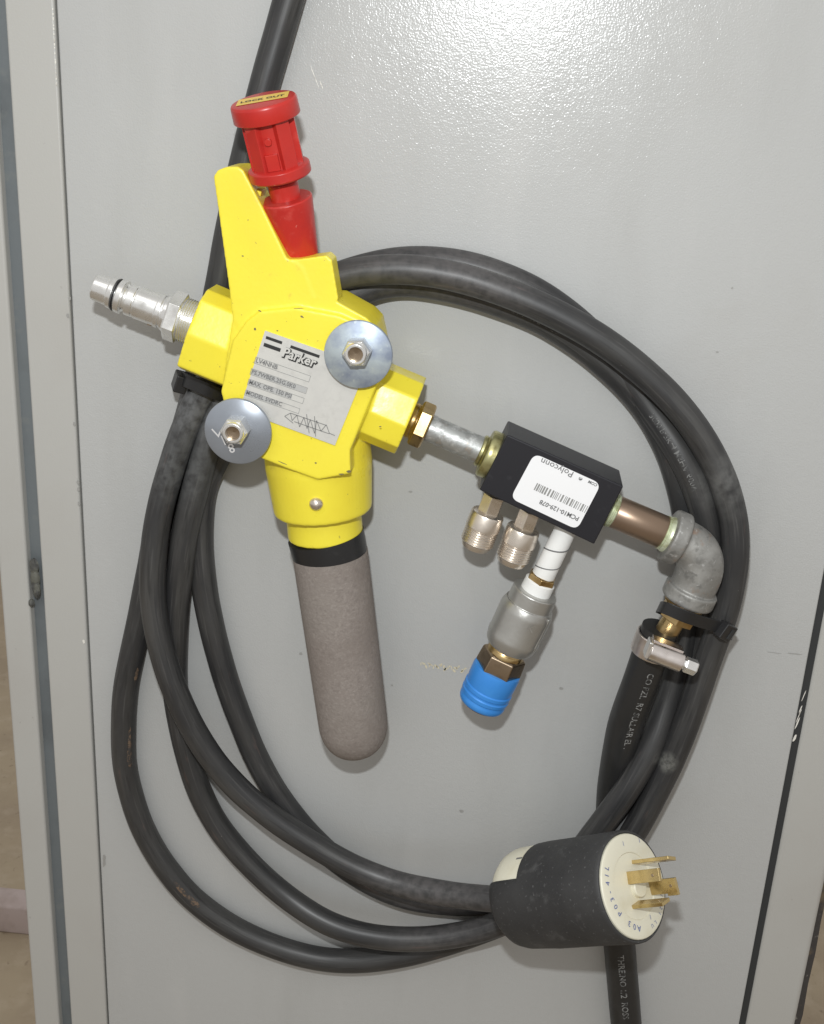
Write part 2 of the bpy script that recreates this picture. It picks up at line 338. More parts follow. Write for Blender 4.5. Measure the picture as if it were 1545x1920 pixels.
# ------------------------------------------------------------------ cabinet
cab = thing('cabinet', (0, 0.25, 0), 'tall light grey painted steel cabinet that everything hangs on', 'cabinet')
x_out = P(25, 1400).x; x_gl = P(27, 700).x; x_gr = P(55, 700).x; x_se = P(138.5, 700).x
x_g1 = P(1446.5, 1600).x; x_g2 = P(1457.5, 1600).x; x_ro = P(1495, 1920).x
ZT, ZB = 1.95, 0.06
def slab(name, x0, x1, yf, yb, m, bev=0.0008, z0=ZB, z1=ZT, label=None):
    b = MB(); b.box(V(((x0 + x1) / 2, (yf + yb) / 2, (z0 + z1) / 2)), V(((x1 - x0) / 2, 0, 0)), V((0, (yb - yf) / 2, 0)), V((0, 0, (z1 - z0) / 2)))
    return b.build(name, m, cab, bevel=bev, label=label)
door = slab('door_panel', x_se + 0.0007, x_g1, 0.0, 0.03, M['panel'], 0.0012)
slab('door_flange', x_gr, x_se, -0.0012, 0.03, M['frame'], 0.0015)
slab('gasket', x_gl - 0.004, x_gr - 0.0002, 0.005, 0.03, M['gasket'], 0.0004, label='blue grey sealing strip in the groove left of the door')
slab('left_frame', x_out, x_gl, -0.001, 0.5, M['frame'], 0.002)
slab('gap_shade', x_g1 + .0003, x_g2 + .001, 0.0022, 0.03, M['dark'], 0.0, label='dark strip painted for the shade in the gap right of the door')  # near-black strip added in place of the shade inside the door gap
slab('right_frame', x_g2, x_ro, 0.0015, 0.5, M['frame'], 0.004)
slab('cabinet_body', x_out + 0.004, x_ro - 0.004, 0.0315, 0.499, M['dark'], 0.0)
# dirty rubber edge beyond the right frame, seen low down
rb = MB(); zs = P(1500, 1700).z
pts0 = []
for i in range(40):
    z = zs + 0.06 - i * 0.025
    wv = 0.0045 + 0.0018 * noise.noise(V((z * 60, 0, 3)))
    pts0.append((wv, z))
vs, fs = [], []
for wv, z in pts0:
    for (xx, yy) in ((x_ro - 0.001, 0.006), (x_ro + wv, 0.008), (x_ro + wv, 0.03), (x_ro - 0.001, 0.03)): vs.append(V((xx, yy, z)))
for i in range(len(pts0) - 1):
    for k in range(4): fs.append([i * 4 + k, i * 4 + (k + 1) % 4, i * 4 + 4 + (k + 1) % 4, i * 4 + 4 + k])
fs += [[0, 1, 2, 3], [len(vs) - 4 + k for k in (3, 2, 1, 0)]]
rb.add(vs, fs); rb.build('edge_seal', M['dirty'], cab, label='dirty torn rubber edge along the right side of the frame')
# torn sealant lump in the groove
sl = MB()
for (px, py, w_, hgt) in ((65, 1062, 9, 17), (67, 1083, 9, 22), (69, 1103, 8, 20), (60, 1130, 6, 8), (73, 1108, 4, 12)):
    c = P(px, py, 0.0); s_ = SC(px, py)
    vs = []; fs = []
    for j in range(7):
        for k in range(10):
            ph = math.pi * j / 6; th = 2 * math.pi * k / 10
            rr = 1 + 0.35 * noise.noise(V((px + j, k * 0.7, py)))
            vs.append(c + V((math.sin(ph) * math.cos(th) * w_ * s_ * rr, -0.0005 + 0.002 * math.sin(th) * math.sin(ph) * rr, math.cos(ph) * hgt * s_ * rr)))
    for j in range(6):
        for k in range(10): fs.append([j * 10 + k, j * 10 + (k + 1) % 10, j * 10 + 10 + (k + 1) % 10, j * 10 + 10 + k])
    sl.add(vs, fs)
STUFF(sl.build('torn_sealant', M['sealant'], cab, label='torn lump of old sealant in the left groove'))
# scratches, chips, specks, painted seam highlight
def blob(mb, px, py, a, b, rot=0, h=0.0002, seed=0, m=0, hh=None, nn=12):
    c = P(px, py, h); s_ = SC(px, py); pts = []
    for k in range(nn):
        th = 2 * math.pi * k / nn; rr = 1 + 0.45 * noise.noise(V((k * 0.9 + seed, seed * 3.1, 0)))
        x, y = math.cos(th) * a * rr, math.sin(th) * b * rr
        pts.append(c + V((x * math.cos(rot) - y * math.sin(rot), 0, -(x * math.sin(rot) + y * math.cos(rot)))) * s_)
    mb.add(pts, [list(range(nn))], m)
b = MB()
for i, (px, py, a, bb, ro) in enumerate([(590, 144, 22, 0.7, 1.15), (603, 160, 8, 1.0, 1.15), (1452, 1224, 14, 0.6, 0.05), (770, 922, 4, 2, 0), (865, 1521, 4, 3, 0.3),
                                       (195, 1614, 3, 14, 0.05), (1490, 1226, 14, 1.0, 0.02), (564, 1226, 3, 3, 0), (1052, 1291, 4, 3, 0), (1345, 660, 3, 1.5, 0), (1373, 540, 2, 2, 0), (735, 1285, 2, 2, 0)]):
    blob(b, px, py, a, bb, ro, seed=i, m=0 if i < 2 else 1)
STUFF(b.build('paint_scratch', [M['chip_glint'], M['stain']], cab))
b = MB()
for i in range(26):
    u = i / 25; x0 = 790 + 85 * u; blob(b, x0 + random.uniform(-2, 2), 1248 + 8 * u + random.uniform(-5, 5), random.uniform(1.5, 5), random.uniform(0.8, 2.2), random.uniform(0, 3), seed=i)
STUFF(b.build('faint_marking', M['mark'], cab))
b = MB()
for i, (px, py, a, bb) in enumerate([(1495, 1356, 1.3, 13), (1501, 1330, 1.1, 9), (1490, 1384, 2.2, 8), (1498, 1342, .8, 16), (1507, 1305, .8, 12)]):
    blob(b, px, py, a, bb, 0.19, h=0.001, seed=i + 40)
STUFF(b.build('chipped_edge', M['chip_glint'], cab))
b = MB()
for i in range(16):
    py = 20 + i * 9 + random.uniform(-3, 3); blob(b, 98 + 0.05 * py, py, 1.3, random.uniform(1.5, 4), 0, h=0.0016, seed=i + 60)  # pale specks paint the highlight left of the seam near the top
for i, (px, py) in enumerate([(139, 795), (146, 905), (147, 918), (148, 945), (157, 1203), (131, 560), (127, 592)]):
    blob(b, px, py, 2.4, 4, 0, h=0.0016, seed=i + 80, m=0 if i == 4 else 1)
STUFF(b.build('seam_speck_glint', [M['chip_glint'], M['stain']], cab))

# ------------------------------------------------------------------ power cord
C = [ # (px, py, height) one continuous cable: top feed ... plug
 (640, -760, .012), (630, -560, .012), (612, -330, .011), (590, -190, .010), (566, -90, .010), (541, 0, .0095), (518, 82, .009), (494, 165, .009), (461, 290, .009), (440, 385, .009), (421, 480, .009), (404, 575, .009), (382, 665, .009), (360, 760, .009), (330, 860, .009), (300, 970, .009),
 # S4 outermost left
 (280, 1070, .008), (262, 1165, .008), (246, 1235, .008), (235, 1292, .008), (232, 1345, .008), (234, 1440, .008), (261, 1538, .008), (300, 1612, .008), (358, 1683, .008), (425, 1733, .008), (485, 1764, .008), (560, 1790, .008), (600, 1798, .008), (660, 1803, .008), (740, 1795, .008), (830, 1772, .008), (900, 1748, .008), (975, 1717, .008), (1060, 1670, .009), (1130, 1600, .026),
 # under the outer strand, up the right side
 (1178, 1530, .014), (1232, 1440, .009), (1276, 1350, .009), (1306, 1250, .009), (1324, 1170, .009), (1334, 1090, .012), (1332, 1020, .017), (1322, 964, .020), (1304, 905, .021), (1285, 862, .020), (1258, 820, .016), (1222, 770, .011),
 # upper back strand over the top
 (1172, 700, .009), (1110, 628, .009), (1050, 577, .009), (985, 536, .009), (905, 505, .009), (833, 490, .009), (755, 489, .009), (690, 500, .009), (640, 517, .009), (560, 550, .009), (480, 630, .012), (425, 730, .016),
 # second strand under the valve
 (402, 800, .018), (382, 861, .018), (363, 926, .018), (350, 985, .018), (342, 1034, .018), (333, 1110, .016), (328, 1190, .012), (328, 1290, .009), (345, 1390, .009), (372, 1480, .009), (412, 1555, .009), (478, 1630, .010), (545, 1688, .014), (615, 1732, .020), (683, 1754, .023), (765, 1762, .024), (845, 1756, .024), (915, 1740, .024), (990, 1706, .026), (1060, 1640, .027),
 # V1 up inside
 (1094, 1590, .028), (1142, 1527, .029), (1183, 1471, .028), (1223, 1396, .023), (1246, 1335, .016), (1268, 1262, .011), (1283, 1190, .009), (1291, 1130, .009), (1294, 1060, .009), (1291, 1008, .009), (1286, 960, .009), (1274, 900, .009), (1254, 840, .009), (1226, 785, .009), (1183, 727, .009), (1124, 671, .009), (1064, 627, .009), (1009, 595, .009), (919, 560, .009), (824, 535, .009), (755, 526, .009), (700, 535, .010), (640, 560, .018), (560, 620, .024), (490, 710, .022), (430, 820, .012),
 # third strand, inner left
 (388, 890, .009), (375, 960, .009), (376, 1040, .009), (385, 1115, .009), (400, 1188, .009), (422, 1270, .009), (452, 1352, .009), (472, 1403, .009), (508, 1472, .009), (550, 1532, .009), (596, 1583, .009), (642, 1623, .009), (690, 1653, .009), (750, 1680, .009), (838, 1694, .009), (930, 1693, .009), (1010, 1682, .010), (1080, 1660, .024), (1140, 1625, .030),
 # outer right strand
 (1190, 1558, .026), (1245, 1455, .026), (1288, 1355, .026), (1319, 1262, .025), (1341, 1200, .025), (1360, 1145, .025), (1376, 1075, .025), (1380, 1010, .025), (1377, 975, .025), (1360, 909, .025), (1331, 848, .025), (1292, 785, .025), (1243, 731, .025), (1203, 694, .025), (1140, 645, .025), (1065, 600, .025), (985, 562, .025), (885, 526, .025), (794, 507, .025), (716, 504, .025), (640, 516, .024), (560, 545, .026), (480, 610, .026), (415, 680, .022),
 # front left strand to the plug
 (368, 755, .020), (341, 818, .020), (315, 898, .020), (296, 972, .021), (286, 1055, .023), (286, 1120, .024), (298, 1200, .025), (326, 1290, .026), (372, 1385, .025), (432, 1465, .024), (498, 1524, .024), (552, 1562, .025), (600, 1592, .026), (645, 1618, .027), (700, 1642, .028), (765, 1663, .032), (850, 1678, .040), (925, 1686, .048), (985, 1690, .055)]
cpath = path(C, 0.0035, 14)
RC = 25.5 * SC(780, 1000, .012)
root_c = thing('power_cord', P(230, 1400, 0), 'black rubber power cord coiled in four loops ending in a plug with brass blades', 'power cord')
mb = MB(); tube(mb, cpath, RC, 22, wob=0.03)
cable = mb.build('cable', M['cable'], root_c)
mb = MB()
i1 = nearest(cpath, 1100, 652, hmax=.0105)
text_on_tube(mb, "(UL) CABLE E 3", cpath, RC, i1 + 12, 0.0042, -0.15, back=True, flip=True)
i1 = nearest(cpath, 1236, 790, hmin=.0105, hmax=.0165)
text_on_tube(mb, "3000 P-7K-4 MSHA 600V", cpath, RC, i1 + 1, 0.0044, -0.2, back=True, flip=True)
STUFF(mb.build('cable_print', M['print'], cable))
# scuffs on the outermost strand
mb = MB()
def scuff(px, py, la, wa, off, hmax=.012, m=0):
    i = nearest(cpath, px, py, hmax=hmax); k = 14; pts = []
    for a in range(k):
        th = 2 * math.pi * a / k; rr = 1 + 0.4 * noise.noise(V((a, px * .1, py * .1)))
        j = i + round(math.cos(th) * la / 0.0035 * rr); tt = (cpath[j + 1] - cpath[j - 1]).normalized()
        fr = math.cos(th) * la / 0.0035 * rr - round(math.cos(th) * la / 0.0035 * rr)
        nv = V((0, -1, 0)); nv = (nv - tt * nv.dot(tt)).normalized(); sd = tt.cross(nv); an = off + math.sin(th) * wa * rr
        pts.append(cpath[j] + tt * fr * 0.0035 + (nv * math.cos(an) + sd * math.sin(an)) * (RC + 0.0002))
    mb.add(pts + [sum(pts, V()) / k + (sum(pts, V()) / k - cpath[i]).normalized() * 0.0004], [[a, (a + 1) % k, k] for a in range(k)], m)
scuff(247, 1390, .013, .16, -0.8); scuff(250, 1410, .007, .2, -0.75); scuff(258, 1255, .006, .16, -0.9)
scuff(330, 1672, .008, .18, -0.45); scuff(345, 1694, .006, .22, -0.5)

M['scuff'] = mat('brown_scuff', (0.15, 0.10, 0.065), 0.6, layers=[((0.04, 0.037, 0.035), 420, 0.42, 0.54, 0.95)])
M['scuff2'] = mat('grey_scuff_rubber', (0.13, 0.13, 0.12), 0.6, layers=[((0.035, 0.035, 0.035), 260, 0.4, 0.6, 0.9)])
STUFF(mb.build('cable_scuff', [M['scuff'], M['scuff2']], cable))

# plug
fc = P(1187, 1661, 0.088)
vdir = (CAM - fc).normalized()
sx, sy = c2w(V((1, 0, 0))), c2w(V((0, 1, 0)))
e = (sx * math.cos(math.radians(-6)) + sy * math.sin(math.radians(-6))); e = (e - vdir * e.dot(vdir)).normalized()
ax = (e * math.sin(math.radians(53)) + vdir * math.cos(math.radians(53))).normalized()
LP = 232 * SC(1070, 1670, .07) / math.sin(math.radians(53))
RF = 99 * SC(1187, 1661, .088)
bc = fc - ax * LP
upv = (c2w(V((0, -1, 0)))); upv = (upv - ax * upv.dot(ax)).normalized()
seg = 48
mb = MB()                                     # black boot: rear third cut away on top
st = [(0.0, RF * .55), (0.0012, RF * .72), (0.003, RF * .86), (0.007, RF * .96), (0.012, RF * 1.0), (LP * .32, RF * 1.02), (LP * .325, RF * 1.02), (LP * .38, RF * 1.03), (LP * .7, RF * 1.03), (LP - .003, RF * 1.04), (LP - .0008, RF * 1.03), (LP, RF * 1.0)]
bvec = ax.cross(upv)
vs, fs = [], []
for t, rr in st:
    for k in range(seg):
        an = 2 * math.pi * k / seg; vs.append(bc + ax * t + (upv * math.cos(an) + bvec * math.sin(an)) * rr)
def cut(i, k):
    an = (360 * (k + .5) / seg + 180) % 360 - 180
    lim = 1 if st[i][0] < LP * .32 else 0
    return lim and -130 < (an if bvec.dot(vdir) > 0 else -an) < 60
for i in range(len(st) - 1):
    for k in range(seg):
        if cut(i, k): continue
        k2 = (k + 1) % seg; fs.append([i * seg + k, i * seg + k2, (i + 1) * seg + k2, (i + 1) * seg + k])
mb.add(vs, fs); boot = mb.build('plug_boot', M['boot'], root_c, angle=50)
sm = boot.modifiers.new('solid', 'SOLIDIFY'); sm.thickness = 0.0016; sm.offset = -1
mb = MB(); mb.lathe(bc, ax, [(0.001, RF * .5), (0.002, RF * .70), (0.004, RF * .84), (0.008, RF * .94), (0.013, RF * .985), (LP * .32, RF * .995), (LP * .36, RF * .95), (LP * .36, RF * .8)], 48, up=upv)
core = mb.build('plug_core', M['cream'], root_c, angle=50, label='cream rear shell of the plug showing through the boot')
mb = MB(); cpnt = P(968, 1612, 0.07)
q_ = None
for k in range(2):
    pass
# tiny screw slot on the cream shell
def on_shell(an, t, rr): return bc + ax * t + (upv * math.cos(an) + bvec * math.sin(an)) * rr
sgn = 1 if bvec.dot(vdir) > 0 else -1
best = min(((proj(on_shell(a_ * .02, LP * b_ * .01, RF * .985)), a_ * .02, LP * b_ * .01) for a_ in range(-110, 110, 2) for b_ in range(4, 29, 2)
            if (on_shell(a_ * .02, 0, 1) - bc).dot(vdir) > 0), key=lambda q: (q[0][0] - 976) ** 2 + (q[0][1] - 1611) ** 2)
oc = on_shell(best[1], best[2], RF * .975); on_ = (on_shell(best[1], 0, 1) - bc).normalized()
mb.box(oc, ax * .0022, ax.cross(on_) * .0006, on_ * .0006)
mb.build('shell_mark', M['mid_ink'], core)
mb = MB(); mb.lathe(fc - ax * .004, ax, [(0, RF * .965), (0.004, RF * .965), (0.0046, RF * .95), (0.005, RF * .90), (0.0048, RF * .62), (0.0042, RF * .60), (0.0042, 0.0001)], 48, up=upv, cap=False)
face = mb.build('plug_face', M['cream'], root_c, angle=30)
ru = -upv; rr_ = ax.cross(ru)                  # in-face axes
right = e - ax * e.dot(ax); right.normalize(); down = -upv
def on_face(px, py, lift=0.0):
    q = ray(px, py); t = ((fc + ax * (0.0008 + lift)) - CAM).dot(ax) / q.dot(ax); return CAM + q * t
mb = MB()
def face_text(s, rad, a0, da, size):
    for i, ch_ in enumerate(s):
        if ch_ == ' ': continue
        an = a0 + da * i; dirv = (right * math.cos(an) + upv * math.sin(an)); tv = (right * -math.sin(an) + upv * math.cos(an))
        put_text(mb, ch_, fc + ax * 0.0012 + dirv * rad + tv * size * .3, -tv, dirv, size)
face_text("L14-30P 30A", RF * .74, math.radians(152), math.radians(10.5), .0046)
face_text("UL 125/250V", RF * .76, math.radians(-72), math.radians(9), .003)
for (px, py) in ((1169, 1586), (1199, 1580), (1220, 1724)): put_text(mb, "I", on_face(px, py, .0004), right, upv, .0035)
STUFF(mb.build('face_print', M['blue_ink'], face))
# blades
def blade(px, py, wdir, wid, ln, hook, thick=.0020):
    b0 = on_face(px, py) - ax * .001; wd = (right * wdir[0] + upv * wdir[1]).normalized(); td = ax.cross(wd)
    k = MB()
    prof = [(-wid / 2, 0), (wid / 2, 0), (wid / 2, ln)] + ([(-wid / 2 - hook, ln), (-wid / 2 - hook, ln * .62), (-wid / 2, ln * .62)] if hook else [(-wid / 2, ln)])
    k.sweep([b0 + wd * a + ax * c_ + td * thick / 2 for a, c_ in prof], [b0 + wd * a + ax * c_ - td * thick / 2 for a, c_ in prof])
    k.lathe(b0 + ax * ln * .8 - td * (thick / 2 + .0002), td, [(0, .0009), (thick + .0004, .0009)], 10, m=1)
    o = k.build('blade', [M['bright_brass'], M['bronze']], root_c, bevel=.0002); return o
blade(1194, 1617, (1, -0.12), .0070, .024, .0)
blade(1180, 1646, (0.15, 1), .0066, .021, .0)
blade(1194, 1696, (1, .3), .0074, .020, .0)
blade(1222, 1664, (0, 1), .0078, .0175, .0012)
mb = MB(); mb.lathe(on_face(1196, 1664) - ax * .002, ax, [(0, .0052), (.0035, .0052), (.004, .0048)], 24); mb.build('face_boss', M['cream'], face)

# ------------------------------------------------------------------ air hose
H = [(1238, 1178, .036), (1222, 1218, .035), (1199, 1285, .031), (1173, 1355, .025), (1160, 1419, .018), (1151, 1480, .012), (1147, 1560, .010), (1150, 1660, .010), (1162, 1779, .010), (1174, 1920, .010), (1186, 2060, .010), (1206, 2350, .010), (1230, 2800, .011), (1240, 3400, .012)]
hpath = path(H, 0.003, 8); RH = 30 * SC(1160, 1700, .01)
root_h = thing('air_hose', P(1174, 1920, 0), 'black rubber air hose with pale lettering held by a steel worm clamp', 'hose')
mb = MB(); tube(mb, hpath, RH, 28, wob=.012); ht = mb.build('hose_tube', M['hose'], root_h)
mb = MB()
text_on_tube(mb, "CO PZL  R7 SULLAIR EL .", hpath, RH, nearest(hpath, 1224, 1242), 0.0050, -0.22, flip=True, spacing=1.03)
text_on_tube(mb, "THREINO 1/2  ROSS", hpath, RH, nearest(hpath, 1163, 1772), 0.0056, 0.0, flip=True, spacing=1.02)
STUFF(mb.build('hose_print', M['hprint'], ht))
ha = (P(1222, 1218, .035) - P(1238, 1178, .036)).normalized()
c0 = P(1233, 1190, .036)
mb = MB(); mb.lathe(c0, ha, [(0, RH + .0003), (0, RH + .0011), (.0005, RH + .0014), (.0115, RH + .0014), (.012, RH + .0011), (.012, RH + .0003)], 40, cap=False)
wd_dir = P(1278, 1243, .05) - P(1212, 1217, .05); wd_dir.normalize()
sc0 = P(1216, 1218, .0555)
mb.lathe(sc0, wd_dir, [(0, .0040), (.0005, .0054), (.0185, .0054), (.019, .0042)], 28)
mb.box(sc0 + wd_dir * .0095 + V((0, .004, 0)) + ha * -.0028, wd_dir * .0085, ha * .0035, V((0, .0035, 0)))
hc = mb.build('hose_clamp', M['clamp'], root_h, bevel=.0002)
mb = MB(); mb.lathe(sc0 + wd_dir * .019, wd_dir, [(0, .003), (.0015, .003), (.0015, .0040), (.0022, .0044), (.0075, .0044), (.0082, .0038), (.0082, .002)], 6); mb.build('clamp_screw', M['steel'], hc, angle=20, bevel=.0002)
mb = MB(); mb.box(sc0 + wd_dir * -.0005 + ha * -.001, wd_dir * .0012, ha * .005, V((0, .004, 0))); mb.build('clamp_bridge', M['steel'], hc, bevel=.0008)

# ------------------------------------------------------------------ valve assembly
A = thing('air_valve_assembly', P(600, 860, .03), 'yellow lockout valve with red handle and silencer, piped to black manifold and blue coupler', 'valve assembly')
HA = .036                                      # height of the pipe centre lines
def mm(px, py, h=HA): return SC(px, py, h)
# --- cast body, welded by a voxel remesh
mb = MB()
def poly(l, h): return [P(a, b_, h) for a, b_ in l]
mb.prism(poly([(400, 331), (408, 319), (424, 313), (446, 312), (456, 319), (466, 338), (492, 388), (538, 484), (566, 500), (590, 560), (540, 640), (470, 640), (436, 600), (430, 545), (421, 480), (410, 400)], .062), .062, .036)
mb.prism(poly([(538, 486), (560, 486), (612, 479), (622, 488), (634, 560), (600, 620), (500, 600), (500, 520)], .0618), .0618, .047)
mb.prism(poly([(560, 560), (632, 566), (688, 597), (704, 614), (712, 650), (712, 700), (690, 770), (655, 850), (600, 880), (500, 855), (430, 790), (416, 730), (430, 640), (440, 570), (500, 550)], .0618), .0618, .028)
mb.prism(poly([(486, 584), (556, 577), (636, 592), (690, 616), (710, 650), (709, 716), (656, 846), (657, 888), (640, 892), (596, 900), (540, 880), (490, 860), (432, 800), (414, 735), (436, 640), (462, 604)], .0642), .0642, .050)
def beam(p0, p1, prof):
    a, b_ = P(*p0), P(*p1); ax_ = (b_ - a).normalized(); lat = ax_.cross(V((0, -1, 0))).normalized()
    if lat.z < 0: lat = -lat
    k = mm(p0[0], p0[1])
    mb.sweep([V((a.x, 0, a.z)) + lat * u * k + V((0, -h, 0)) for u, h in prof], [V((b_.x, 0, b_.z)) + lat * u * k + V((0, -h, 0)) for u, h in prof])
beam((371, 612, HA), (560, 690, HA), [(78, .024), (81, .044), (66, .053), (4, .059), (-62, .057), (-78, .046), (-80, .024), (-40, .017), (40, .017)])
beam((769, 783, HA), (600, 712, HA), [(70, .022), (74, .040), (56, .053), (4, .058), (-40, .056), (-66, .046), (-74, .028), (-40, .015), (40, .015)])
p0, ad, L = axis_px((594, 830, .034), (606, 955, .034)); k = mm(600, 900, .034)
mb.lathe(p0, ad, [(-.03, 88 * k), (0, 99 * k), (L * .3, 100 * k), (L - .0015, 93 * k), (L, 91 * k)], 64)
mb.lathe(p0, ad, [(L - .002, 71 * k), (L + 50 * k, 71.5 * k), (L + 53 * k, 70 * k)], 64)
# square shoulders beside the handle seat
p2, hd, HL = axis_px((493, 186, .064), (562, 482, .046))
body = mb.build('valve_body', M['yellow'], A, angle=180)
rm = body.modifiers.new('remesh', 'REMESH'); rm.mode = 'VOXEL'; rm.voxel_size = .00065; rm.use_smooth_shade = True
sm = body.modifiers.new('smooth', 'SMOOTH'); sm.factor = .5; sm.iterations = 4
body['label'] = 'bright yellow cast valve body with tall guard fin'
# rivet-like ball screw on the exhaust neck
bp = P(593, 944, .0605)
mb = MB(); mb.lathe(bp + V((0, .003, 0)), V((0, -1, 0)), [(0, .0038), (.0028, .0038), (.0045, .0034), (.0058, .0024), (.0065, .0010), (.0066, .0001)], 28, up=V((0, 0, 1))); mb.build('screw_head', M['nickel'], body)
# collar + silencer
q0 = p0 + ad * (L + 52 * k)
mb = MB(); c1, cd, cl = axis_px((611, 1003, .034), (619, 1038, .034)); kk = mm(615, 1020, .034)
mb.lathe(c1, cd, [(0, 72 * kk), (cl * .9, 70.5 * kk), (cl + .001, 70 * kk)], 64); mb.build('collar', M['black_plastic'], A)
s0, sd_, sl_ = axis_px((619, 1036, .034), (670, 1415, .034)); kk = mm(640, 1200, .034); R0, R1 = 69 * kk, 66.5 * kk
st = [(0, R0)] + [(sl_ * .82 * i / 20, R0 + (R1 - R0) * i / 20) for i in range(1, 21)]
z0 = st[-1][0]; zl = sl_ - z0
st += [(z0 + zl * math.sin(a * math.pi / 2 / 14), R1 * (1 - (math.sin(a * math.pi / 2 / 14)) ** 2.3) ** (1 / 2.3)) for a in range(1, 14)] + [(sl_, .0003)]
mb = MB(); mb.lathe(s0, sd_, st, 64); mb.build('silencer', M['silencer'], A, label='taupe porous cylinder hanging below the valve with rounded end')
# --- handle
def T(px_len): return px_len
k = mm(520, 330, .058)
st = lambda l: [(t * HL, rr * k) for t, rr in l]
mb = MB()
mb.lathe(p2, hd, st([(0.0, 54), (0.004, 59.5), (0.014, 61.5), (.022, 62), (.104, 62.5), (.110, 61.5), (.112, 50)]), 48)
mb.lathe(p2, hd, st([(.105, 38), (.42, 40)]), 24)
for an in (-42, 36, 88, 140, 200, 262):
    an = math.radians(an); uu = V((0, -1, 0)); uu = (uu - hd * uu.dot(hd)).normalized(); bb = hd.cross(uu)
    dv = uu * math.cos(an) + bb * math.sin(an); tv = hd.cross(dv)
    mb.box(p2 + hd * HL * .262 + dv * 38 * k, hd * HL * .155, dv * 10.5 * k, tv * 14 * k)
mb.box(p2 + hd * HL * .345 + uu * 38 * k, hd * HL * .05, uu * 6 * k, bb * 12 * k)
mb.lathe(p2 + hd * HL * .22, uu, [(30 * k, 7 * k), (44 * k, 7 * k)], 20)
mb.lathe(p2, hd, st([(.395, 46), (.398, 55), (.406, 59), (.460, 59.5), (.470, 57), (.472, 30)]), 48)
mb.lathe(p2, hd, st([(.46, 29), (.50, 29), (.505, 31), (.515, 29), (.63, 29)]), 32)
mb.lathe(p2, hd, st([(.605, 28), (.607, 48), (.615, 50.5), (.64, 50), (.98, 38), (1.03, 34)]), 44)
hdl = mb.build('handle', M['red'], A, angle=32, bevel=.0006, label='red pull handle with round cap and collar rings')
mb = MB()
hx = (sx - hd * sx.dot(hd)).normalized(); hy = hd.cross(hx); hy = hy if hy.y > 0 else -hy    # hy points to the back
cc = p2 - hd * .0002
strip(mb, cc, hx, hy, -.0120, -.0050, .0118, .0062, 0)
put_text(mb, "LOCK OUT", cc - hd * .0002 + hx * -.0104 - hy * .0016, hx, hy, .0040, 1, .025)
mb.build('warning_label', [M['lab_yellow'], M['ink']], hdl)
mb = MB()
M['bare'] = mat('bare_metal_chip', (0.16, 0.13, 0.07), 0.5)
for i, (px, py, a_, b_, ro) in enumerate([(654, 884, 4, 2.2, -.2), (640, 889, 5, 1.0, -.1), (560, 578, 9, .5, -.1), (487, 583, 3, 1, .3), (592, 868, 2, 1.5, 0), (566, 594, 3, 1.4, .4), (530, 868, 9, .7, .35), (478, 617, 2, 2.4, 0), (713, 800, 2, 1, 0), (700, 716, 6, .6, -1.1), (455, 480, 2, 1, 0), (520, 620, 1.5, 1, 0)]):
    blob(mb, px, py, a_, b_, ro, h=(.0643 if 590 < px < 660 or py > 800 else .0644) if not (px > 690 or py < 500) else .0621, seed=i + 90)
ch_ = STUFF(mb.build('paint_chip', M['bare'], body))
# small yellow latch spring between fin and handle neck
mb = MB(); c = P(482, 359, .050)
mb.box(c, V((.0032, 0, -.0006)), V((0, .006, 0)), V((.0004, 0, .0018)))
mb.build('latch_tab', M['yellow'], body, bevel=.0006)
# --- nameplate
NH = .0648
TL, TR, BL = P(497, 620, NH), P(688, 687, NH), P(449, 769, NH); BR = P(628, 835, NH)
mb = MB(); ux = (TR - TL).normalized(); uy = V((0, -1, 0)).cross(ux); uy = uy if uy.z > 0 else -uy
k = mm(560, 720, NH)
mb.prism([TL, TR, BR, BL], NH + .0002, NH - .001, 0)
org = TL + V((0, -.00035, 0))
def at(px, py):                                # plate coordinates of a photo point
    p = P(px, py, NH) - TL; return p.dot(ux), p.dot(uy)
def bar(pa, pb, th, m):
    x0, y0 = at(*pa); x1, y1 = at(*pb); strip(mb, org, ux, uy, x0, (y0 + y1) / 2 - th * k / 2, x1, (y0 + y1) / 2 + th * k / 2, m)
bar((499, 632), (529, 643), 5.5, 1); bar((545, 649), (599, 669), 5.5, 1); bar((495, 645), (526, 657), 7, 1)
x0, y0 = at(528, 667)
org2 = org + V((0, -.00015, 0))
put_text(mb, "Parker", org2 + ux * (x0 + .0003) + uy * (y0 - .0002), ux, uy, 26 * k, 1, .075, .12, .92)
put_text(mb, "Parker", org2 + V((0, -.0001, 0)) + ux * (x0 - .0001) + uy * (y0 + .0001), ux, uy, 26 * k, 2, .022, .12, .92)
rows = [((480, 668), (583, 705), "LV4NNB", 13, False), ((472, 689), (577, 728), "PS.7WBER.25G.0K0", 12.5, True), ((467, 709), (571, 747), "MAX. OPE. 150 PSI", 12, True), ((461, 730), (563, 766), "MODEL 5VDRC", 11, True)]
for pa, pb, s, hgt, sh in rows:
    x0, y0 = at(*pa); x1, y1 = at(*pb); y0 = (y0 + y1) / 2
    frame_box(mb, org, ux, uy, x0, y0 - hgt * k, x1, y0, .8 * k, 3)
    if sh:
        tw = {'P': 1.0, 'M': .8}[s[0]] if s != "MODEL 5VDRC" else .62
        strip(mb, org + V((0, .00005, 0)), ux, uy, x0 + .0004, y0 - hgt * k + .0004, x0 + (x1 - x0) * tw - .0004, y0 - .0004, 4)
    put_text(mb, s, org2 + ux * (x0 + 2 * k) + uy * (y0 - (hgt - 3) * k), ux, uy, 12.5 * k if not sh else 11.5 * k, 5, .02, 0, .92)
